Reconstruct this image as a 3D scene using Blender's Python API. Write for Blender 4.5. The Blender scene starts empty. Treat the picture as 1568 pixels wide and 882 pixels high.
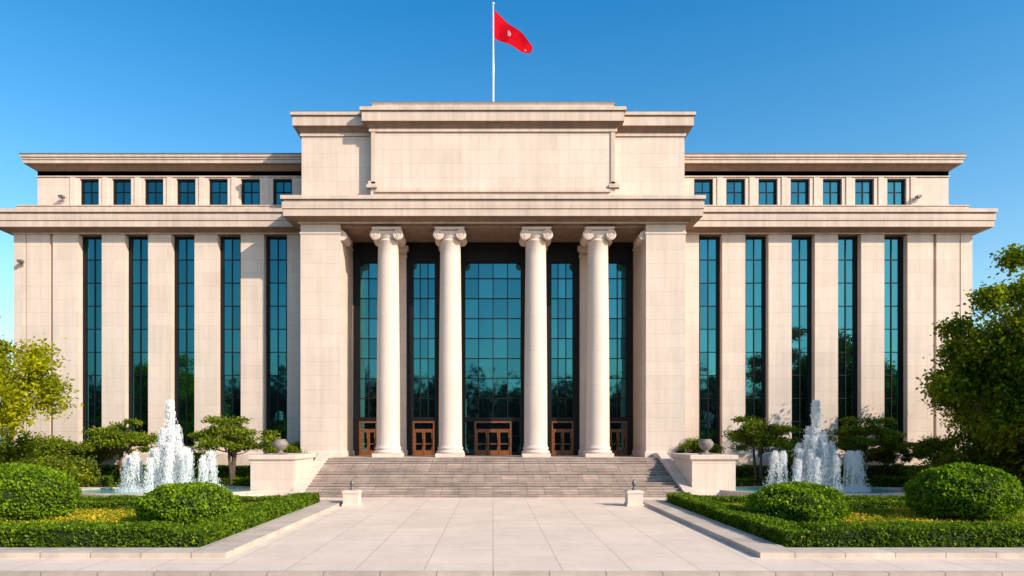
import bpy, math, random
import numpy as np
from mathutils import Vector
random.seed(7); np.random.seed(7)
scene = bpy.context.scene
R = math.radians

# ------------------------------------------------------------------ helpers
def link(o, parent=None):
    scene.collection.objects.link(o)
    if parent: o.parent = parent
    return o
def empty(name, loc=(0,0,0)):
    e = bpy.data.objects.new(name, None); e.location = loc; e.empty_display_size = .5
    return link(e)

class MB:
    def __init__(s): s.v=[]; s.f=[]; s.m=[]; s.sm=[]
    def add(s, v, f, m=0, smooth=False):
        n=len(s.v); s.v.extend([tuple(map(float,p)) for p in v])
        for q in f: s.f.append(tuple(int(i)+n for i in q)); s.m.append(m); s.sm.append(smooth)
    def box(s,x0,x1,y0,y1,z0,z1,m=0):
        s.stack(min(x0,x1),max(x0,x1),y0,y1,[(0,z0),(0,z1)],m)
    def stack(s,x0,x1,y0,y1,prof,m=0):
        v=[];f=[]
        for o,z in prof: v+=[(x0-o,y0-o,z),(x1+o,y0-o,z),(x1+o,y1+o,z),(x0-o,y1+o,z)]
        for i in range(len(prof)-1):
            a=i*4
            for k in range(4):
                k2=(k+1)%4; f.append((a+k,a+k2,a+4+k2,a+4+k))
        f.append((3,2,1,0)); a=(len(prof)-1)*4; f.append((a,a+1,a+2,a+3))
        s.add(v,f,m)
    def lathe(s,cx,cy,prof,n=24,m=0,smooth=True,sx=1,sy=1,cap=True):
        v=[];f=[]
        for r,z in prof:
            for k in range(n):
                a=2*math.pi*k/n; v.append((cx+r*math.cos(a)*sx,cy+r*math.sin(a)*sy,z))
        for i in range(len(prof)-1):
            for k in range(n):
                k2=(k+1)%n; f.append((i*n+k,i*n+k2,(i+1)*n+k2,(i+1)*n+k))
        s.add(v,f,m,smooth)
        if cap:
            b=len(s.v)-len(v)
            s.f.append(tuple(b+k for k in range(n))[::-1]); s.m.append(m); s.sm.append(False)
            b+=(len(prof)-1)*n
            s.f.append(tuple(b+k for k in range(n))); s.m.append(m); s.sm.append(False)
    def ycyl(s,cx,cz,y0,y1,r,n=20,m=0,rings=None):
        prof = rings or [(r,y0),(r,y1)]
        v=[];f=[]
        for rr,y in prof:
            for k in range(n):
                a=2*math.pi*k/n; v.append((cx+rr*math.cos(a),y,cz+rr*math.sin(a)))
        for i in range(len(prof)-1):
            for k in range(n):
                k2=(k+1)%n; f.append((i*n+k2,i*n+k,(i+1)*n+k,(i+1)*n+k2))
        f.append(tuple(range(n))); f.append(tuple((len(prof)-1)*n+k for k in range(n))[::-1])
        s.add(v,f,m)
    def tube(s,pts,rad,n=7,m=0):
        v=[];f=[]
        for i,p in enumerate(pts):
            p=Vector(p); a=Vector(pts[max(i-1,0)]); b=Vector(pts[min(i+1,len(pts)-1)])
            d=(b-a).normalized()
            ref=Vector((1,0,0)) if abs(d.x)<.8 else Vector((0,1,0))
            q=d.cross(ref).normalized(); w=d.cross(q)
            for k in range(n):
                t=2*math.pi*k/n; v.append(p+(q*math.cos(t)+w*math.sin(t))*rad[i])
        for i in range(len(pts)-1):
            for k in range(n):
                k2=(k+1)%n; f.append((i*n+k,i*n+k2,(i+1)*n+k2,(i+1)*n+k))
        f.append(tuple(range(n))[::-1]); f.append(tuple((len(pts)-1)*n+k for k in range(n)))
        s.add(v,f,m,True)
    def arr(s,V,Q,m=0):
        n=len(s.v); s.v.extend(map(tuple,V.tolist())); s.f.extend(map(tuple,(Q+n).tolist()))
        s.m.extend([m]*len(Q)); s.sm.extend([False]*len(Q))
    def mesh(s,name,mats):
        me=bpy.data.meshes.new(name); me.from_pydata(s.v,[],s.f)
        for m in mats: me.materials.append(m)
        me.polygons.foreach_set('material_index',s.m); me.polygons.foreach_set('use_smooth',s.sm)
        me.update(); return me
    def obj(s,name,mats,parent=None,loc=(0,0,0)):
        if not isinstance(mats,(list,tuple)): mats=[mats]
        o=bpy.data.objects.new(name,s.mesh(name,mats)); o.location=loc
        return link(o,parent)
def shade_undersides(o):
    # shade under the mouldings is painted in: downward faces take the dark brown material
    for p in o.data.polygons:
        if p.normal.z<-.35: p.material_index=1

# ------------------------------------------------------------------ materials
def newmat(name):
    m=bpy.data.materials.new(name); m.use_nodes=True; nt=m.node_tree
    return m,nt,nt.nodes,nt.links,nt.nodes['Principled BSDF']
def nd(N,t,**k):
    n=N.new(t)
    for a,b in k.items():
        if a in n.inputs: n.inputs[a].default_value=b
        else: setattr(n,a,b)
    return n
def mixc(N,L,a,b,fac,blend='MIX'):
    n=N.new('ShaderNodeMix'); n.data_type='RGBA'; n.blend_type=blend
    for i,x in ((6,a),(7,b),(0,fac)):
        if hasattr(x,'links'): L.new(x,n.inputs[i])
        else: n.inputs[i].default_value = x if i==0 else (*x,1)
    return n.outputs[2]
def ramp(N,L,src,stops):
    r=N.new('ShaderNodeValToRGB'); L.new(src,r.inputs[0])
    e=r.color_ramp.elements
    while len(e)<len(stops): e.new(.5)
    for i,(p,c) in enumerate(stops):
        e[i].position=p; e[i].color=(*c,1) if len(c)==3 else c
    return r.outputs[0]

def stone(name,c1,c2,mort,bw,bh,ms,mode='wall',rough=.75,offset=.5,streak=.25,stain=.2,bump=.25):
    m,nt,N,L,B=newmat(name)
    tc=N.new('ShaderNodeTexCoord'); sp=N.new('ShaderNodeSeparateXYZ'); L.new(tc.outputs['Object'],sp.inputs[0])
    cb=N.new('ShaderNodeCombineXYZ')
    if mode=='wall':
        ad=nd(N,'ShaderNodeMath',operation='ADD'); L.new(sp.outputs[0],ad.inputs[0]); L.new(sp.outputs[1],ad.inputs[1])
        L.new(ad.outputs[0],cb.inputs[0]); L.new(sp.outputs[2],cb.inputs[1])
    elif mode=='floor':
        L.new(sp.outputs[1],cb.inputs[0]); L.new(sp.outputs[0],cb.inputs[1])
    elif mode=='stair':
        ad=nd(N,'ShaderNodeMath',operation='MULTIPLY_ADD'); L.new(sp.outputs[2],ad.inputs[0]); ad.inputs[1].default_value=1
        L.new(sp.outputs[1],ad.inputs[2])
        L.new(sp.outputs[0],cb.inputs[0]); L.new(ad.outputs[0],cb.inputs[1])
    br=nd(N,'ShaderNodeTexBrick',offset=offset); L.new(cb.outputs[0],br.inputs['Vector'])
    br.inputs['Scale'].default_value=1; br.inputs['Mortar Size'].default_value=ms; br.inputs['Mortar Smooth'].default_value=.3
    br.inputs['Brick Width'].default_value=bw; br.inputs['Row Height'].default_value=bh; br.inputs['Bias'].default_value=-.25
    br.inputs['Color1'].default_value=(*c1,1); br.inputs['Color2'].default_value=(*c2,1); br.inputs['Mortar'].default_value=(*mort,1)
    n1=nd(N,'ShaderNodeTexNoise',Scale=.35,Detail=6.0,Roughness=.6); L.new(tc.outputs['Object'],n1.inputs['Vector'])
    s1=ramp(N,L,n1.outputs[0],[(.35,(1-stain,)*3),(.65,(1,1,1))])
    col=mixc(N,L,br.outputs['Color'],s1,1.0,'MULTIPLY')
    mp=nd(N,'ShaderNodeMapping'); mp.inputs['Scale'].default_value=(2.2,2.2,.12) if mode=='wall' else (1,1,1)
    L.new(tc.outputs['Object'],mp.inputs[0])
    n2=nd(N,'ShaderNodeTexNoise',Scale=1.0,Detail=5.0,Roughness=.65); L.new(mp.outputs[0],n2.inputs['Vector'])
    s2=ramp(N,L,n2.outputs[0],[(.38,(1-streak,1-streak,1-streak*1.05)),(.6,(1,1,1))])
    col=mixc(N,L,col,s2,1.0,'MULTIPLY')
    n3=nd(N,'ShaderNodeTexNoise',Scale=9.0,Detail=8.0,Roughness=.7); L.new(tc.outputs['Object'],n3.inputs['Vector'])
    s3=ramp(N,L,n3.outputs[0],[(.3,(.92,.92,.92)),(.7,(1.04,1.04,1.04))])
    col=mixc(N,L,col,s3,1.0,'MULTIPLY')
    L.new(col,B.inputs['Base Color']); B.inputs['Roughness'].default_value=rough
    bp=nd(N,'ShaderNodeBump',Strength=bump,Distance=.02); bp.invert=True
    L.new(br.outputs['Fac'],bp.inputs['Height']); L.new(bp.outputs[0],B.inputs['Normal'])
    return m

M_wall=stone('limestone_ashlar',(.74,.585,.485),(.68,.53,.435),(.56,.43,.35),2.9,1.06,.014,streak=.09,stain=.10,bump=.15)
M_trim=stone('limestone_trim',(.68,.52,.42),(.63,.475,.38),(.46,.34,.265),3.1,7.0,.014,streak=.16,stain=.12)
M_under=stone('shaded_underside',(.30,.18,.12),(.27,.165,.11),(.2,.13,.09),3.1,7.0,.014,streak=.2,stain=.2)  # dark brown albedo stands in for the shade under the cornice lips
M_col=stone('limestone_column',(.76,.60,.50),(.73,.575,.475),(.60,.47,.38),40,2.6,.012,streak=.08,stain=.06)
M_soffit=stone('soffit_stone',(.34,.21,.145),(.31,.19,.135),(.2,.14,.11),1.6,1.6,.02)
M_plaza=stone('plaza_granite',(.84,.655,.535),(.78,.605,.49),(.56,.41,.33),2.4,2.0,.02,mode='floor',rough=.6,streak=.07,stain=.10,bump=.15)
M_stair=stone('stair_granite',(.56,.42,.355),(.38,.28,.235),(.20,.145,.12),1.1,.165,.02,mode='stair',streak=.25,stain=.2,bump=.5)
M_core_st=stone('core_stone',(.5,.4,.34),(.45,.36,.3),(.3,.24,.2),2,.9,.02)
M_kerb=stone('kerb_granite',(.66,.525,.43),(.58,.455,.37),(.30,.23,.19),1.6,1.6,.02,mode='floor',streak=.15,stain=.2)

def plain(name,c,rough=.6,metal=0,var=.2,scale=4.0,spec=.5):
    m,nt,N,L,B=newmat(name)
    tc=N.new('ShaderNodeTexCoord'); n=nd(N,'ShaderNodeTexNoise',Scale=scale,Detail=6.0); L.new(tc.outputs['Object'],n.inputs['Vector'])
    col=ramp(N,L,n.outputs[0],[(.3,tuple(x*(1-var) for x in c)),(.7,tuple(min(1,x*(1+var)) for x in c))])
    L.new(col,B.inputs['Base Color']); B.inputs['Roughness'].default_value=rough; B.inputs['Metallic'].default_value=metal
    B.inputs['Specular IOR Level'].default_value=spec
    return m
M_frame=plain('dark_bronze_frame',(.008,.008,.009),.5,.2,spec=.3)
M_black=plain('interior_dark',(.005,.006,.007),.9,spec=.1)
M_wood=plain('door_wood',(.20,.065,.018),.4,0,.35,6)
M_metal=plain('pole_metal',(.75,.75,.74),.3,.4,.05)
M_roof=plain('roof_lead',(.16,.11,.09),.6)
M_asph=plain('asphalt',(.05,.048,.046),.9,0,.3,20)
M_soil=plain('grass_ground',(.09,.14,.012),.95,0,.4,3)
M_ground=plain('ground_grass',(.06,.085,.025),.95,0,.35,.3)
M_core=plain('hedge_core',(.012,.022,.004),.95)
M_bark=plain('bark',(.09,.06,.04),.9,0,.35,8)
M_urn=plain('urn_stone',(.22,.18,.16),.7,0,.3,6)
M_lamp=plain('grey_metal',(.16,.14,.13),.5,.3)

def glassmat():
    m,nt,N,L,B=newmat('teal_glass')
    out=N['Material Output']; B.inputs['Base Color'].default_value=(.003,.020,.025,1); B.inputs['Roughness'].default_value=.25
    tc=N.new('ShaderNodeTexCoord'); n=nd(N,'ShaderNodeTexNoise',Scale=.9,Detail=2.0); L.new(tc.outputs['Object'],n.inputs['Vector'])
    bp=nd(N,'ShaderNodeBump',Strength=.06,Distance=.05); L.new(n.outputs[0],bp.inputs['Height'])
    g=N.new('ShaderNodeBsdfGlossy'); g.inputs['Roughness'].default_value=.03; L.new(bp.outputs[0],g.inputs['Normal'])
    geo=N.new('ShaderNodeNewGeometry')
    c=ramp(N,L,geo.outputs['Random Per Island'],[(0,(.030,.155,.18)),(1,(.046,.22,.245))]); L.new(c,g.inputs['Color'])
    mx=N.new('ShaderNodeMixShader'); mx.inputs[0].default_value=.85
    L.new(B.outputs[0],mx.inputs[1]); L.new(g.outputs[0],mx.inputs[2]); L.new(mx.outputs[0],out.inputs[0])
    return m
M_glass=glassmat()

def leafmat(name,ca,cb,cc,trans=.35,nscale=.6):
    m,nt,N,L,B=newmat(name); out=N['Material Output']
    geo=N.new('ShaderNodeNewGeometry'); tc=N.new('ShaderNodeTexCoord')
    c1=ramp(N,L,geo.outputs['Random Per Island'],[(0,ca),(.55,cb),(1,cc)])
    n=nd(N,'ShaderNodeTexNoise',Scale=nscale,Detail=3.0); L.new(tc.outputs['Object'],n.inputs['Vector'])
    c2=ramp(N,L,n.outputs[0],[(.35,(.6,.65,.6)),(.65,(1.15,1.1,.9))])
    c=mixc(N,L,c1,c2,1.0,'MULTIPLY')
    L.new(c,B.inputs['Base Color']); B.inputs['Roughness'].default_value=.6; B.inputs['Specular IOR Level'].default_value=.12
    t=N.new('ShaderNodeBsdfTranslucent'); tcol=mixc(N,L,c,(1.4,1.5,.4),1.0,'MULTIPLY'); L.new(tcol,t.inputs[0])
    mx=N.new('ShaderNodeMixShader'); mx.inputs[0].default_value=trans
    L.new(B.outputs[0],mx.inputs[1]); L.new(t.outputs[0],mx.inputs[2]); L.new(mx.outputs[0],out.inputs[0])
    return m
L_tree=leafmat('leaf_green',(.05,.09,.006),(.17,.22,.013),(.31,.34,.025))
L_big=leafmat('leaf_big',(.05,.10,.005),(.17,.22,.010),(.36,.37,.012),.4)
L_yel=leafmat('leaf_yellowgreen',(.20,.22,.005),(.40,.40,.01),(.58,.52,.012),.45)
L_hedge=leafmat('leaf_hedge',(.04,.085,.005),(.12,.205,.009),(.24,.33,.012),.3,1.5)
L_ball=leafmat('leaf_boxball',(.06,.12,.005),(.16,.27,.010),(.30,.42,.016),.3,1.2)
L_dark=leafmat('leaf_dark',(.010,.02,.010),(.022,.035,.016),(.035,.05,.02),.15)
L_grass=leafmat('grass_blades',(.11,.16,.008),(.24,.30,.015),(.38,.39,.02),.3)
L_flower=leafmat('flower_petals',(.45,.36,.02),(.65,.48,.03),(.42,.22,.03),.2)

# ------------------------------------------------------------------ leaves
def leafquads(P,size,up=.3,aspect=.6):
    n=len(P); d=np.random.normal(size=(n,3)); d/=np.linalg.norm(d,axis=1)[:,None]
    nr=np.random.normal(size=(n,3)); nr[:,2]+=up*2
    a=np.cross(d,nr); a/=np.linalg.norm(a,axis=1)[:,None]+1e-6
    s=size*(.6+.8*np.random.rand(n))[:,None]
    V=np.stack([P-d*s*.5,P+a*s*.5*aspect,P+d*s*.5,P-a*s*.5*aspect],1).reshape(-1,3)
    return V,np.arange(4*n).reshape(-1,4)

def tree_mesh(name,H,cr,cz,ch,nclump,nleaf,leaf,mats,flat=.6,trunk_r=.14,clump_r=.3,low=-.6,stems=1,inner=.45):
    b=MB(); rs=np.random
    cl=[]
    while len(cl)<nclump:
        v=rs.normal(size=3); v/=np.linalg.norm(v)
        if v[2]<low: continue
        r=rs.uniform(inner,.95)*(1+.18*math.sin(3*math.atan2(v[1],v[0])+cz))
        cl.append(np.array([v[0]*cr*r,v[1]*cr*r,cz+v[2]*ch*r]))
    fork=max(.5,cz-ch*.75)
    for s in range(stems):
        ox=0 if stems==1 else rs.uniform(-.25,.25)
        b.tube([(0+ox*.3,0,-.1),(ox,ox*.3,fork*.5),(ox*1.6,.05,fork),(ox*2,0,cz),(ox*2,0,cz+ch*.5)],[trunk_r*1.3,trunk_r,trunk_r*.8,trunk_r*.5,trunk_r*.15],8)
    for i,c in enumerate(cl):
        if i%2==0 or nclump<25:
            t=rs.uniform(0,.6); st=np.array([0,0,fork*(1-t)+cz*t]); mid=(st+c)/2+np.array([0,0,-.12*cr])+rs.normal(size=3)*.06*cr
            b.tube([st,mid,c],[trunk_r*.45,trunk_r*.28,trunk_r*.08],5)
    per=nleaf//nclump; Ps=[]
    for c in cl:
        rr=clump_r*cr*rs.uniform(.6,1.3)
        v=rs.normal(size=(per,3)); v/=np.linalg.norm(v,axis=1)[:,None]
        v*= (rs.rand(per)**.45)[:,None]*rr*(1+.25*rs.normal(size=(per,1)))
        v[:,2]*=flat; Ps.append(c+v)
    V,Q=leafquads(np.concatenate(Ps),leaf); b.arr(V,Q,1)
    return b.mesh(name,mats)
def inst(name,me,loc,rz=0,s=1,sz=None):
    o=bpy.data.objects.new(name,me); o.location=loc; o.rotation_euler=(0,0,rz)
    o.scale=(s,s,sz or s); return link(o)

# ================================================================== BUILDING
bld=empty('government_building')
FL=2.285   # portico floor level
b=MB()
for s in (-1,1):
    xa,xb=(-14.6,-11.6) if s<0 else (11.6,14.6)
    b.stack(xa,xb,0,5.3,[(.10,FL-.02),(.10,FL+.35),(.04,FL+.42),(0,FL+.45),(0,19.94)])
    b.stack(xa,xb,0.001,5.0,[(.002,19.2),(.06,19.22),(.06,19.34),(.002,19.36)])
b.obj('portico_piers',M_wall,bld)
b=MB()
b.stack(-14.6,14.6,.3,22,[(0,21.72),(0,26.72)])
b.obj('attic_block',M_wall,bld)
b=MB()
b.stack(-9.2,9.2,-.42,.9,[(0,21.73),(0,26.76)])
b.obj('attic_panel',M_wall,bld)
b=MB()
for s in (-1,1):
    b.box(s*8.85,s*9.16,-.5,-.40,22.6,26.70)
    b.stack(min(s*8.7,s*9.5),max(s*8.7,s*9.5),-.62,-.2,[(0,22.52),(0,22.75),(-.12,22.85),(-.12,23.0),(-.2,23.1)])
b.stack(-8.7,8.7,-.45,0,[(.12,22.2),(.12,22.36),(.06,22.42),(.06,22.5)])
shade_undersides(b.obj('panel_mouldings',[M_trim,M_under],bld))
b=MB()
prof=[(0,26.70),(.10,26.72),(.10,26.95),(.22,27.1),(.30,27.25),(.55,27.33),(.55,28.02),(.68,28.08),(.68,28.33)]
b.stack(-14.6,14.6,.3,22,prof)
prof2=[(o+.02,z+.02) for o,z in prof]
b.stack(-9.2,9.2,-.42,21,[(o,z) for o,z in prof2])
b.stack(-9.15,9.15,-.15,18,[(0,28.3),(0,29.0),(.05,29.01),(.05,29.08)])
shade_undersides(b.obj('attic_cornice',[M_trim,M_under],bld))
b=MB(); b.box(-14.9,14.9,.1,22,28.345,28.37); b.stack(-9.15,9.15,-.15,18,[(.07,29.085),(.07,29.13)])
b.stack(-14.6,14.6,.3,22,[(.70,28.335),(.70,28.342)])
b.obj('attic_coping',M_roof,bld)
b=MB()
b.stack(-14.6,14.6,0,6,[(0.02,19.95),(.16,19.955),(.16,20.08),(.30,20.10),(.42,20.2),(1.02,20.26),(1.02,20.78),(1.09,20.80),(1.09,21.30),(1.00,21.32),(1.00,21.42),(1.18,21.48),(1.18,21.76),(.8,21.80)])
shade_undersides(b.obj('portico_entablature',[M_trim,M_under],bld))
b=MB()
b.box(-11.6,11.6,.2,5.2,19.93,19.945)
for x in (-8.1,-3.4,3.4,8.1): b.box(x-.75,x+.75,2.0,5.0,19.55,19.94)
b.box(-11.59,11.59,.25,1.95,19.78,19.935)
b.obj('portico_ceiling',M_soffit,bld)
def column(parent,x,y):
    b=MB()
    b.stack(x-1.08,x+1.08,y-1.08,y+1.08,[(0,FL+.003),(0,FL+.28)])
    pr=[(1.04,FL+.28),(1.10,FL+.36),(1.04,FL+.47),(.96,FL+.50),(.94,FL+.58),(1.0,FL+.63),(1.0,FL+.70),(.93,FL+.76),(.90,FL+.95)]
    z0=FL+.95; z1=18.75
    for i in range(1,15):
        t=i/14; pr.append((.90-.12*t**1.6, z0+(z1-z0)*t))
    pr+=[(.84,18.80),(.84,18.87),(.78,18.9),(.80,19.0),(.95,19.15),(.95,19.25)]
    b.lathe(x,y,pr,48)
    b.obj('column_shaft',M_col,parent)
    b=MB()
    b.stack(x-1.0,x+1.0,y-.95,y+.95,[(0,19.22),(.02,19.48),(.0,19.5)])
    b.stack(x-1.02,x+1.02,y-1.02,y+1.02,[(0,19.56),(.1,19.62),(.1,19.74),(.04,19.775)])
    for s in (-1,1):
        cx=x+s*.86; cz=19.2
        b.ycyl(cx,cz,0,0,0,24,rings=[(.36,y-1.0),(.40,y-.98),(.40,y-.8),(.3,y-.3),(.3,y+.3),(.40,y+.8),(.40,y+.98),(.36,y+1.0)])
        for sy in (-1,1):
            pts=[];rad=[]
            for k in range(40):
                a=k/39*math.pi*4.2; rr=.37*(1-k/39*.82)
                pts.append((cx-s*rr*math.sin(a)*1.0,y+sy*1.01,cz+rr*math.cos(a))); rad.append(.035)
            b.tube(pts,rad,5)
            b.ycyl(cx,cz,y+sy*1.0-.05,y+sy*1.0+.05,.07,12)
    b.obj('column_capital',M_col,parent)
for x in (-8.1,-3.3,3.3,8.1): column(bld,x,1.05)
b=MB()
pil=[(-9.05,-7.15),(-4.3,-2.85),(2.85,4.3),(7.15,9.05)]
for a,c in pil:
    b.stack(a,c,4.35,5.3,[(.1,FL),(.1,FL+.4),(0,FL+.5),(0,18.6),(.06,18.65),(.06,18.8),(0,18.85),(.0,19.0),(.18,19.2),(.18,19.5)])
for s in (-1,1):
    b.ycyl(s*11.5,19.15,.2,2.0,.36,18)
b.obj('rear_pilasters',M_wall,bld)

fr=MB(); gl=MB(); dk=MB(); wd=MB()
def pane(x0,x1,y,z0,z1,tilt=.0035):
    a=random.gauss(0,tilt)*(z1-z0)*.5; c=random.gauss(0,tilt)*(x1-x0)*.5
    gl.add([(x0,y-a-c,z0),(x1,y-a+c,z0),(x1,y+a+c,z1),(x0,y+a-c,z1)],[(0,1,2,3)])
def glazing(x0,x1,y,z0,z1,nx,zs,mw=.07,edge=.1):
    xs=[x0+(x1-x0)*i/nx for i in range(nx+1)]
    zz=[z0]+[z for z in zs if z0+.3<z<z1-.3]+[z1]
    for i in range(nx):
        for j in range(len(zz)-1): pane(xs[i],xs[i+1],y,zz[j],zz[j+1])
    for x in xs[1:-1]: fr.box(x-mw/2,x+mw/2,y-.09,y+.05,z0,z1)
    for z in zz[1:-1]: fr.box(x0,x1,y-.075,y+.05,z-mw/2,z+mw/2)
    for x in (x0,x1): fr.box(x-edge,x+edge,y-.13,y+.06,z0,z1)
    fr.box(x0-edge,x1+edge,y-.14,y+.06,z1-.06,z1+.12); fr.box(x0-edge,x1+edge,y-.14,y+.06,z0-.12,z0+.06)
bays=[(-11.6,-9.05,2,(-10.35,.62)),(-7.15,-4.3,3,(-5.75,.78)),(-2.85,2.85,4,(0,1.4)),(4.3,7.15,3,(5.75,.78)),(9.05,11.6,2,(10.35,.62))]
zrows=[5.35+i*1.66 for i in range(1,8)]
Y=5.02
for x0,x1,nx,(dx,dw) in bays:
    fr.box(x0-.2,x0+.5,Y-.22,Y+.1,FL,19.6); fr.box(x1-.5,x1+.2,Y-.22,Y+.1,FL,19.6)
    fr.box(x0,x1,Y-.25,Y+.1,18.3,19.93)
    fr.box(x0,x1,Y-.24,Y+.1,5.12,5.38)
    glazing(x0+.45,x1-.45,Y,5.4,18.3,nx,zrows)
    glazing(x0+.45,dx-dw-.1,Y,FL+.15,5.12,1,[3.9]) if (dx-dw-.1)-(x0+.45)>.25 else None
    glazing(dx+dw+.1,x1-.45,Y,FL+.15,5.12,1,[3.9]) if (x1-.45)-(dx+dw+.1)>.25 else None
    wd.box(dx-dw-.12,dx-dw,Y-.25,Y,FL+.01,4.98); wd.box(dx+dw,dx+dw+.12,Y-.25,Y,FL+.01,4.98)
    wd.box(dx-dw-.12,dx+dw+.12,Y-.27,Y,4.98,5.11); wd.box(dx-dw,dx+dw,Y-.22,Y,4.35,4.47)
    nl=2 if dw<1 else 3
    w=2*dw/nl
    pane(dx-dw,dx+dw,Y-.1,4.47,4.98)
    for i in range(nl):
        a=dx-dw+i*w; s=.13
        wd.box(a+.015,a+s,Y-.2,Y-.08,FL+.02,4.345); wd.box(a+w-s,a+w-.015,Y-.2,Y-.08,FL+.02,4.345)
        wd.box(a+s,a+w-s,Y-.195,Y-.08,FL+.02,FL+.42); wd.box(a+s,a+w-s,Y-.195,Y-.08,4.2,4.345)
        wd.box(a+s,a+w-s,Y-.195,Y-.08,3.2,3.28)
        pane(a+s,a+w-s,Y-.12,FL+.42,4.2)
        fr.box(a+w-s+.02,a+w-s+.06,Y-.27,Y-.22,3.0,3.7)
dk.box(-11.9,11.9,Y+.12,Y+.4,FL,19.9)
wl=MB(); tr=MB(); rf=MB()
wrows=[3.2+i*1.87 for i in range(1,9)]
for s in (-1,1):
    def bx(m,a,c,*r): m.box(min(s*a,s*c),max(s*a,s*c),*r)
    def st(m,a,c,y0,y1,p): m.stack(min(s*a,s*c),max(s*a,s*c),y0,y1,p)
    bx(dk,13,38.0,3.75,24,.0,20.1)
    cs=[17.42+3.71*i for i in range(5)]
    prev=13.0
    for c in cs:
        bx(wl,prev,c-.93,2.9,3.9,2.6,20.08)
        prev=c+.93
        x0,x1=sorted((s*(c-.93),s*(c+.93)))
        glazing(x0+.13,x1-.13,3.6,3.2,19.95,2,wrows,.06,.13)
        bx(wl,c-.93,c+.93,3.45,3.9,2.6,3.05)
    bx(wl,prev,35.25,2.9,3.9,2.6,20.08); bx(wl,35.25,35.5,3.2,3.9,2.6,20.08); bx(wl,35.5,37.35,2.9,3.9,2.6,20.08)
    bx(wl,37.35,37.45,3.0,3.9,2.6,20.08); bx(wl,37.45,38.38,2.9,24,2.6,20.08)
    st(wl,13,38.38,2.8,24.1,[(0.06,-.1),(.06,.6),(.0,.66),(0,2.45),(-.05,2.6)])
    st(tr,13,38.38,2.9,24,[(-.02,20.02),(.10,20.03),(.10,20.14),(.25,20.18),(.38,20.28),(1.02,20.34),(1.02,20.82),(1.09,20.84),(1.09,21.30),(1.00,21.32),(1.00,21.40),(1.18,21.46),(1.18,21.73),(.7,21.77)])
    st(tr,13,38.0,2.75,24,[(0,21.7),(0,22.22),(.06,22.25),(.06,22.33)])
    ws=[17.2+2.63*i for i in range(7)]
    bx(wl,13,37.2,4.0,4.6,22.2,22.72); bx(wl,13,37.2,4.0,4.6,24.92,25.62)
    prev=13
    for c in ws:
        bx(wl,prev,c-.78,4.0,4.6,22.72,24.92); prev=c+.78
        x0,x1=sorted((s*(c-.78),s*(c+.78)))
        glazing(x0+.08,x1-.08,4.35,22.8,24.84,2,[23.9],.06,.08)
        xm=c+1.315
        bx(wl,xm-.22,xm+.22,3.93,4.0,22.35,25.0)
    bx(wl,prev,37.2,4.0,4.6,22.72,24.92)
    bx(wl,36.7,37.19,4.55,24,22.2,25.6)
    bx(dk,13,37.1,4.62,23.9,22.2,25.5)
    st(tr,13,37.2,4.0,24,[(0,25.0),(.08,25.02),(.08,25.12),(.0,25.14),(0.0,25.5),(.1,25.52),(.3,25.72),(.38,25.85),(.72,25.9),(.72,26.15),(.78,26.18),(.78,26.32),(.86,26.36),(.86,26.56)])
    st(rf,13,37.2,4.0,24,[(.9,26.565),(.9,26.64)])
wl.obj('wing_walls',M_wall,bld); shade_undersides(tr.obj('wing_cornices',[M_trim,M_under],bld)); rf.obj('wing_coping',M_roof,bld)
fr.obj('window_frames',M_frame,bld); gl.obj('window_glass',M_glass,bld); dk.obj('dark_interior',M_black,bld); wd.obj('wooden_doors',M_wood,bld)
b=MB(); b.box(-38,38,5.3,24,.1,19.9); b.box(-15,15,-1.2,5.6,-.1,FL); b.obj('building_core',M_core_st,bld)

for x,y,z in ((-35.0,3.7,23.2),(34.5,3.7,23.2),(-37.6,2.65,17.7)):
    b=MB(); b.tube([(x,y+.4,z-.2),(x,y+.1,z-.2),(x,y,z)],[.03,.03,.03],6)
    b.stack(x-.15,x+.15,y-.28,y+.1,[(0,z),(.02,z+.02),(.02,z+.17),(0,z+.2)]); b.obj('floodlight',M_lamp)

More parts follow.
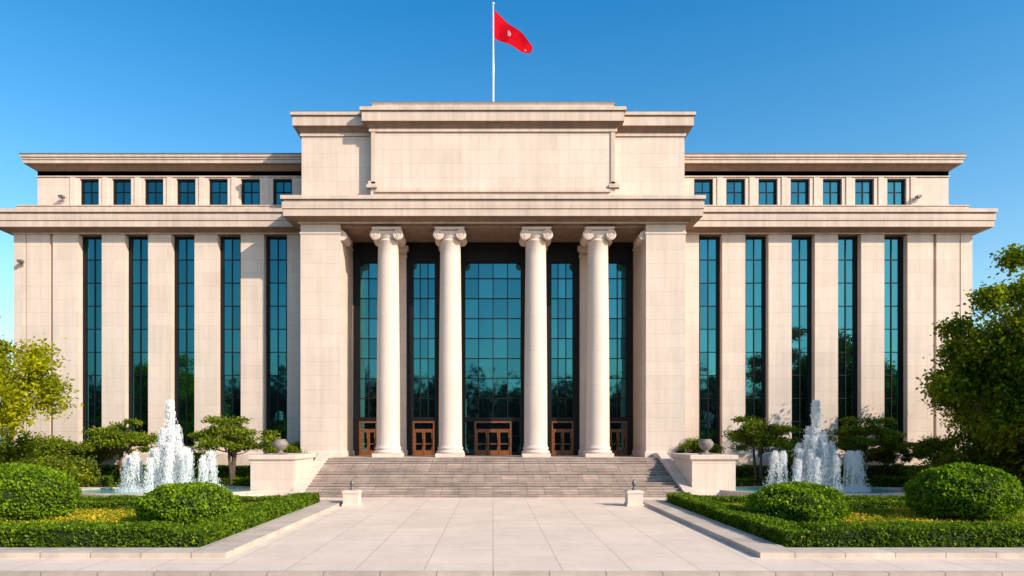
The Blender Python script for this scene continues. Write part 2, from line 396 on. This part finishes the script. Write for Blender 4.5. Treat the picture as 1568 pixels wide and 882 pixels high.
# ------------------------------------------------------------------ stairs
b=MB(); n=14; run=(8.8-1.3)/n
for i in range(n):
    zt=FL*(i+1)/n; y0=-8.8+i*run
    b.box(-12.1,12.1,y0,-1.19,FL*i/n+(0.0 if i else -.05),zt-.035)
    b.box(-12.1,12.1,y0-.03,y0+run+.02,zt-.035,zt-(.0 if i<n-1 else .004))
b.obj('stone_staircase',M_stair)
st=bpy.data.objects['stone_staircase']
for s in (-1,1):
    b=MB(); x0,x1=sorted((s*12.1,s*12.78))
    prof=[(-8.95,-.05),(-8.95,.35),(-8.4,.42),(-1.6,2.62),(-.2,2.62),(-.2,-.05)]
    v=[(x,y,z) for x in (x0,x1) for y,z in prof]; k=len(prof)
    f=[tuple(range(k)),tuple(range(2*k-1,k-1,-1))]+[(i,i+k,(i+1)%k+k,(i+1)%k) for i in range(k)]
    b.add(v,f); b.obj('cheek_wall',M_wall,st)
    xa,xb=sorted((s*12.80,s*15.6))
    b=MB(); b.stack(xa,xb,-7.9,-3.2,[(.08,-.05),(.08,.3),(.0,.36),(0,2.3),(.05,2.32),(.14,2.4),(.14,2.62),(.10,2.66)])
    b.obj('stone_pedestal',M_wall)
    b=MB(); cx,cy,z=s*14.15,-6.4,2.66
    b.stack(cx-.38,cx+.38,cy-.38,cy+.38,[(0,z),(0,z+.1)])
    b.lathe(cx,cy,[(.3,z+.1),(.16,z+.18),(.14,z+.26),(.3,z+.36),(.46,z+.55),(.5,z+.72),(.44,z+.88),(.34,z+.95),(.36,z+1.0),(.3,z+1.02),(.28,z+.95)],28)
    b.obj('stone_urn',M_urn)
    b=MB(); cx,cy=s*7.85,-13.8
    b.stack(cx-.42,cx+.42,cy-.42,cy+.42,[(.05,0.002),(.05,.12),(0,.16),(0,.68),(.05,.72),(.05,.82),(-.06,.88)],0)
    b.lathe(cx,cy,[(.13,.86),(.13,.95),(.06,1.0),(.06,1.1),(.13,1.18),(.12,1.32),(.04,1.42),(.015,1.5)],14,1)
    b.obj('stone_bollard',[M_wall,M_lamp])
# ------------------------------------------------------------------ flag
fp=empty('flagpole',(0,2.5,0))
b=MB(); b.lathe(0,0,[(.28,29.05),(.28,29.3),(.11,29.35),(.10,33),(.065,38.1)],14); b.lathe(0,0,[(.02,38.1),(.12,38.2),(.12,38.28),(.02,38.4)],14)
b.obj('pole',M_metal,fp)
m,nt,N,L,B=newmat('flag_red'); M_flag=m
tc=N.new('ShaderNodeTexCoord'); n1=nd(N,'ShaderNodeTexNoise',Scale=3.0); L.new(tc.outputs['Object'],n1.inputs['Vector'])
L.new(ramp(N,L,n1.outputs[0],[(.3,(.46,.002,.008)),(.7,(.58,.004,.014))]),B.inputs['Base Color']); B.inputs['Roughness'].default_value=.8; B.inputs['Specular IOR Level'].default_value=.05
M_white=plain('emblem_white',(.7,.55,.5),.7,0,.05)
b=MB(); nu,nv=60,30
def fpos(u,v):
    ztop=37.75-2.55*u**.95; zb=35.45-1.05*u
    x=.1+3.1*u-.18*v*u
    return (x,.75*math.sin(u*8+v*2.2)*u**.6*.6+.25*u, ztop+(zb-ztop)*v+.09*math.sin(u*9+v*2))
v=[fpos(i/nu,j/nv) for j in range(nv+1) for i in range(nu+1)]
f=[];mi=[]
for j in range(nv):
    for i in range(nu):
        f.append((j*(nu+1)+i,(j+1)*(nu+1)+i,(j+1)*(nu+1)+i+1,j*(nu+1)+i+1))
for k,q in enumerate(f):
    i=k%nu; j=k//nu; d=math.hypot((i-22)/3.4,(j-14)/4.0)
    b_m=1 if (.6<d<1.0 and i>20) or d<.3 or (math.hypot((i-50)/2.,(j-22)/1.5)<.8) else 0
    mi.append(b_m)
b.v=v; b.f=f; b.m=mi; b.sm=[True]*len(f)
b.obj('flag',[M_flag,M_white],None,(0,2.5,0))

# ------------------------------------------------------------------ ground
def sheet(name,x0,x1,y0,y1,z,mat):
    b=MB(); b.add([(x0,y0,z),(x1,y0,z),(x1,y1,z),(x0,y1,z)],[(0,1,2,3)]); return b.obj(name,mat)
sheet('ground',-1500,1500,-1500,1500,-.16,M_ground)
sheet('road',-300,300,-46,-32.6,-.14,M_asph)
b=MB(); b.box(-70,70,-32.3,40,-.155,0); b.obj('plaza_pavement',M_plaza)
b=MB(); b.box(-70,70,-32.6,-32.302,-.155,.01); b.obj('road_kerb',M_kerb)
sheet('far_pavement',-300,300,-60,-46,-.135,M_kerb)

def surf_box_pts(x0,x1,y0,y1,z0,z1,dens,j=.035):
    out=[]
    def face(n,fn):
        k=int(n*dens); 
        if k>0: out.append(fn(k))
    R_=np.random.rand
    A=(x1-x0)*(y1-y0); face(A,lambda k:np.stack([x0+R_(k)*(x1-x0),y0+R_(k)*(y1-y0),np.full(k,z1)],1))
    for y in (y0,y1): face((x1-x0)*(z1-z0),lambda k:np.stack([x0+R_(k)*(x1-x0),np.full(k,y),z0+R_(k)*(z1-z0)],1))
    for x in (x0,x1): face((y1-y0)*(z1-z0),lambda k:np.stack([np.full(k,x),y0+R_(k)*(y1-y0),z0+R_(k)*(z1-z0)],1))
    P=np.concatenate(out); P+=np.random.normal(size=P.shape)*j
    P[:,2]+=.03*np.sin(P[:,0]*2.1+P[:,1]*1.3)*(P[:,2]-z0)/(z1-z0)
    P[:,1]+=.03*np.sin(P[:,0]*1.7)
    return P
def hedge(name,boxes,dens=520,leaf=.10,mat=None):
    b=MB()
    for (x0,x1,y0,y1,z0,z1) in boxes:
        b.box(x0+.04,x1-.04,y0+.04,y1-.04,z0,z1-.05)
        P=surf_box_pts(x0,x1,y0,y1,z0,z1,dens); V,Q=leafquads(P,leaf,.3,.65); b.arr(V,Q,1)
    return b.obj(name,[M_core,mat or L_hedge])
def shrub(name,x,y,z,rx,rz,n,leaf=.13):
    b=MB(); pr=[]
    for i in range(13):
        a=math.pi*(i/12-.5); pr.append((max(.01,math.cos(a)*(rx-.12)),rz*.8+math.sin(a)*(rz-.1)))
    b.lathe(0,0,pr,24)
    v=np.random.normal(size=(n,3)); v/=np.linalg.norm(v,axis=1)[:,None]
    v[:,2]=np.where(v[:,2]<-.75,-v[:,2],v[:,2])
    ph=x*1.7
    bump=1+.05*np.sin(v[:,0]*5+1.3+ph)*np.sin(v[:,1]*6+ph)+.035*np.sin(v[:,2]*9+v[:,0]*7+ph)+.03*np.random.normal(size=n)
    P=v*np.array([rx,rx,rz])*bump[:,None]; P[:,2]+=rz*.8; P=P[P[:,2]>.02]
    V,Q=leafquads(P,leaf,.2,.65); b.arr(V,Q,1)
    return b.obj(name,[M_core,L_ball],None,(x,y,z))

for s in (-1,1):
    def X(a,c): return tuple(sorted((s*a,s*c)))
    xo=34
    b=MB()
    b.box(*X(8.5,9.75),-30.2,-12.1,0,.17)
    b.box(*X(9.752,xo),-30.2,-29.2,0,.168)
    b.box(*X(9.752,xo),-12.6,-12.1,0,.166)
    b.obj('bed_kerb',M_kerb)
    b=MB(); b.box(*X(9.754,xo),-29.198,-12.602,0,.10); b.obj('garden_bed',M_soil)
    x0,x1=X(9.95,11.1)
    hedge('boxwood_hedge',[(x0,x1,-28.7,-12.8,.1,.62),(*X(11.1,xo),-28.7,-27.2,.1,.72),(*X(11.1,26),-13.8,-12.8,.1,.42),(*X(13.2,22),-17,-16.1,.1,.48)],480,.105)
    shrub('round_shrub',s*13.1,-22.4,.1,1.95,.95,9000)
    shrub('round_shrub',s*21.4,-20.8,.1,2.15,1.35,13000,.14)
    k=42000; P=np.stack([s*(11.2+np.random.rand(k)*16),-27.2+np.random.rand(k)*13.4,.12+np.random.rand(k)*.08],1)
    V,Q=leafquads(P,.15,-.1,.3); b=MB(); b.arr(V,Q); b.obj('bed_grass',L_grass)
    k=2400; c=np.random.rand(60,2); idx=np.random.randint(0,60,k)
    P=np.stack([s*(14.6+c[idx,0]*8+np.random.normal(size=k)*.5),-23.5+c[idx,1]*6+np.random.normal(size=k)*.4,.2+np.random.rand(k)*.08],1)
    V,Q=leafquads(P,.10,1.0,.8); b=MB(); b.arr(V,Q); b.obj('flower_bed',L_flower)
    b=MB(); b.box(*X(15.9,60),-2.6,2.6,0,.06); b.obj('lawn',M_soil)
    k=14000; P=np.stack([s*(16+np.random.rand(k)*30),-2.5+np.random.rand(k)*4.6,.08+np.random.rand(k)*.08],1)
    V,Q=leafquads(P,.16,-.1,.3); b=MB(); b.arr(V,Q); b.obj('lawn_grass',L_grass)
    hedge('low_hedge',[(*X(16.0,27),-2.5,-1.4,.05,.75),(*X(28.2,44),-2.3,-1.0,.05,.85),(*X(16.0,40),1.0,2.4,.05,1.5)],230,.14)
    b=MB(); b.box(*X(24,50),-4.2,-3.9,0,.3); b.obj('garden_kerb',M_kerb)

# ------------------------------------------------------------------ fountains
m,nt,N,L,B=newmat('pool_water'); M_water=m
B.inputs['Base Color'].default_value=(.08,.40,.40,1); B.inputs['Roughness'].default_value=.12
tc=N.new('ShaderNodeTexCoord'); n1=nd(N,'ShaderNodeTexNoise',Scale=5.0,Detail=4.0); L.new(tc.outputs['Object'],n1.inputs['Vector'])
bp=nd(N,'ShaderNodeBump',Strength=.6,Distance=.05); L.new(n1.outputs[0],bp.inputs['Height']); L.new(bp.outputs[0],B.inputs['Normal'])
m,nt,N,L,B=newmat('water_spray'); M_spray=m; out=N['Material Output']
B.inputs['Base Color'].default_value=(.95,.95,.95,1); B.inputs['Roughness'].default_value=.3
tl=N.new('ShaderNodeBsdfTranslucent'); tl.inputs[0].default_value=(.98,.98,.98,1)
mx=N.new('ShaderNodeMixShader'); mx.inputs[0].default_value=.5; L.new(B.outputs[0],mx.inputs[1]); L.new(tl.outputs[0],mx.inputs[2])
tp=N.new('ShaderNodeBsdfTransparent'); m2=N.new('ShaderNodeMixShader'); m2.inputs[0].default_value=.3
L.new(mx.outputs[0],m2.inputs[1]); L.new(tp.outputs[0],m2.inputs[2]); L.new(m2.outputs[0],out.inputs[0])

def drops(P,size,stretch):
    n=len(P); s=size[:,None]
    o=np.array([[1,0,0],[0,1,0],[-1,0,0],[0,-1,0],[0,0,1],[0,0,-1]],float)
    V=P[:,None,:]+o[None]*s[:,:,None]*np.array([1,1,stretch])
    F=np.array([[0,1,4],[1,2,4],[2,3,4],[3,0,4],[1,0,5],[2,1,5],[3,2,5],[0,3,5]])
    Q=(F[None]+(np.arange(n)*6)[:,None,None]).reshape(-1,3)
    return V.reshape(-1,3),Q
def jet(b,x,y,z0,h,vx,vy,n,spread,sz=.018):
    g=9.8; vz=math.sqrt(2*g*h); T=2*vz/g
    t=np.random.rand(n)**.8*T
    lat=np.random.normal(size=(n,2))*spread
    vzz=vz*(1-np.abs(np.random.normal(size=n))*.05)
    P=np.stack([x+(vx+lat[:,0])*t+np.random.normal(size=n)*.02,y+(vy+lat[:,1])*t+np.random.normal(size=n)*.02,z0+vzz*t-.5*g*t*t],1)
    k=P[:,2]>z0-.05; P=P[k]
    V,Q=drops(P,sz*(.4+np.random.rand(len(P))*1.0),4.0); b.arr(V,Q,0)
for s in (-1,1):
    F=empty('fountain',(s*20.9,-7.6,0))
    rx,ry=6.0,3.3
    b=MB(); b.lathe(0,0,[(rx+.25,0),(rx+.25,.3),(rx+.3,.32),(rx+.3,.42),(rx-.15,.42),(rx-.15,.05)],64,0,False,1,ry/rx,False); b.obj('basin',M_kerb,F)
    b=MB(); b.lathe(0,0,[(.01,.36),(rx-.1,.36)],64,0,False,1,ry/rx,False); b.obj('water',M_water,F)
    b=MB()
    jet(b,0,0,.3,5.9,0,0,5200,.09,.022)
    for k in range(6):
        a=k*math.pi/3; jet(b,.35*math.cos(a),.3*math.sin(a),.3,4.1+random.uniform(-.5,.3),.22*math.cos(a),.2*math.sin(a),1300,.10)
    for k in range(8):
        a=k*math.pi/4+.2; jet(b,.9*math.cos(a),.6*math.sin(a),.3,2.9+random.uniform(-.3,.3),.25*math.cos(a),.2*math.sin(a),1000,.11)
    for k in range(14):
        a=k*math.pi/7; jet(b,2.3*math.cos(a),1.3*math.sin(a),.3,2.35+random.uniform(-.25,.3),.45*math.cos(a),.3*math.sin(a),1100,.11)
    k=6000; a=np.random.rand(k)*6.28; r=np.sqrt(np.random.rand(k))*3.4
    P=np.stack([r*np.cos(a),r*np.sin(a)*.6,.36+np.random.exponential(.12,k)],1); V,Q=drops(P,.03*(.4+np.random.rand(k)),1.0); b.arr(V,Q,0)
    b.obj('water_jets',M_spray,F)

# ------------------------------------------------------------------ trees
tm=[tree_mesh('ornamental_tree_a',5.3,2.6,3.5,1.7,36,11000,.17,[M_bark,L_tree],.42,.11,.25,-.6,2,.35),
    tree_mesh('ornamental_tree_b',5.3,2.4,3.5,1.75,32,10500,.17,[M_bark,L_tree],.42,.11,.27,-.7,3,.35),
    tree_mesh('ornamental_tree_c',4.5,2.0,2.8,1.7,28,9500,.17,[M_bark,L_tree],.5,.09,.31,-.8,2,.3)]
for x,y,k,rz,sc in ((-27.2,-1.6,0,.3,1.0),(-18.9,-2.4,1,1.2,1.08),(-32.6,-1.0,2,2.,1.0),(-15.9,.2,2,.7,.88),(-36,-.6,2,4.,.85),(-30.2,.6,1,5.,.8),
                  (19.3,-2.2,0,2.2,1.04),(27.0,-1.8,1,3.3,1.08),(15.9,.2,2,1.7,.94),(32.6,-1.0,2,5.1,1.0),(23.0,.6,2,.4,.75),(-23.0,.8,2,3.4,.7),(30,.6,2,4.4,.85)):
    inst('ornamental_tree',tm[k],(x,y,.03),rz,sc)
bl=tree_mesh('broadleaf_a',13,5.6,7.4,5.4,95,80000,.25,[M_bark,L_yel],.75,.28,.23,-.9,1,.35)
br_=tree_mesh('broadleaf_b',14,6.4,8.0,6.4,120,110000,.25,[M_bark,L_big],.7,.3,.21,-.95,1,.3)
inst('broadleaf_tree',bl,(-33.6,-11,0),.4,1,.92)
inst('broadleaf_tree',br_,(33.4,-11,0),1.4,1.0,1.03)
inst('broadleaf_tree',br_,(35.5,-6,0),3.6,.85,.8)
inst('broadleaf_tree',bl,(34.0,-17.5,0),2.9,.62,.72)
und=tree_mesh('understory_shrub',3,2.2,1.5,1.4,24,9000,.2,[M_bark,L_tree],.8,.06,.4,-.9)
for x,y,sc in ((-30,-5,1),(-33.5,-4,1.2),(-28.6,-9,.6),(29.6,-7,.8),(33,-5,1.3),(36,-8,1.4),(-37,-6,1.4)):
    inst('garden_shrub',und,(x,y,0),x,sc)

def belt(name,pts,h,leaf,per,mat):
    b=MB(); Ps=[]
    for (x,y) in pts:
        hh=h*random.uniform(.85,1.1); r=hh*.36
        b.tube([(x,y,-.15),(x+.2,y,hh*.4),(x,y,hh*.8)],[.35,.25,.08],6)
        v=np.random.normal(size=(per,3)); v/=np.linalg.norm(v,axis=1)[:,None]; v*=(np.random.rand(per)**.4)[:,None]
        an=np.arctan2(v[:,1],v[:,0]); k=1+.22*np.sin(an*3+x)*np.cos(v[:,2]*5+y)
        P=v*np.array([r,r,hh*.47])*k[:,None]; P[:,0]+=x; P[:,1]+=y; P[:,2]+=hh*.5
        u=np.stack([x+np.random.normal(size=per//3)*3,y+np.random.normal(size=per//3)*1.5,np.random.rand(per//3)*hh*.4],1)
        Ps.append(P); Ps.append(u)
    V,Q=leafquads(np.concatenate(Ps),leaf); b.arr(V,Q,1); return b.obj(name,[M_bark,mat])
belt('distant_trees',[(x+random.uniform(-2,2),-90+random.uniform(-4,4)-(i%2)*9) for i,x in enumerate(range(-140,141,4))],18,.95,1700,L_dark)
belt('distant_trees',[(sx*(46+i*7),50+random.uniform(-6,6)) for sx in (-1,1) for i in range(14)],8.5,.55,1300,L_tree)

# ------------------------------------------------------------------ light
az,el=R(53),R(30)
d=Vector((math.sin(az)*math.cos(el),-math.cos(az)*math.cos(el),math.sin(el)))
sl=bpy.data.lights.new('sun','SUN'); sl.energy=5.9; sl.angle=R(.5); sl.color=(1,.86,.70)
so=bpy.data.objects.new('sun',sl); so.rotation_euler=(-d).to_track_quat('-Z','Y').to_euler(); link(so)
w=bpy.data.worlds.new('World'); scene.world=w; w.use_nodes=True; N=w.node_tree.nodes; L=w.node_tree.links
bg=N['Background']; sk=N.new('ShaderNodeTexSky'); sk.sky_type='NISHITA'; sk.sun_disc=False
sk.sun_elevation=el; sk.sun_rotation=math.atan2(d.x,d.y); sk.air_density=1.0; sk.dust_density=1.5; sk.ozone_density=2.2; sk.altitude=50
hs=N.new('ShaderNodeHueSaturation'); hs.inputs['Saturation'].default_value=1.25; hs.inputs['Hue'].default_value=.485; hs.inputs['Value'].default_value=1.65
L.new(sk.outputs[0],hs.inputs['Color'])
tc=N.new('ShaderNodeTexCoord'); sp=N.new('ShaderNodeSeparateXYZ'); L.new(tc.outputs['Generated'],sp.inputs[0])
tint=ramp(N,L,sp.outputs[2],[(0,(1.0,1.0,1.0)),(.2,(1.0,1.0,1.0)),(.55,(.22,.76,1.0)),(.8,(.5,.62,.75))])
L.new(mixc(N,L,hs.outputs[0],tint,1.0,'MULTIPLY'),bg.inputs[0]); bg.inputs[1].default_value=.14

# ------------------------------------------------------------------ camera
cd=bpy.data.cameras.new('camera'); cam=bpy.data.objects.new('camera',cd); link(cam)
cam.location=(0,-52,3.87); cam.rotation_euler=(R(90),0,0)
cd.sensor_width=36; cd.lens=1050/1568*36; cd.shift_x=.0185; cd.shift_y=.1448
cd.clip_end=4000; scene.camera=cam
scene.view_settings.view_transform='Standard'; scene.view_settings.look='None'; scene.view_settings.exposure=0
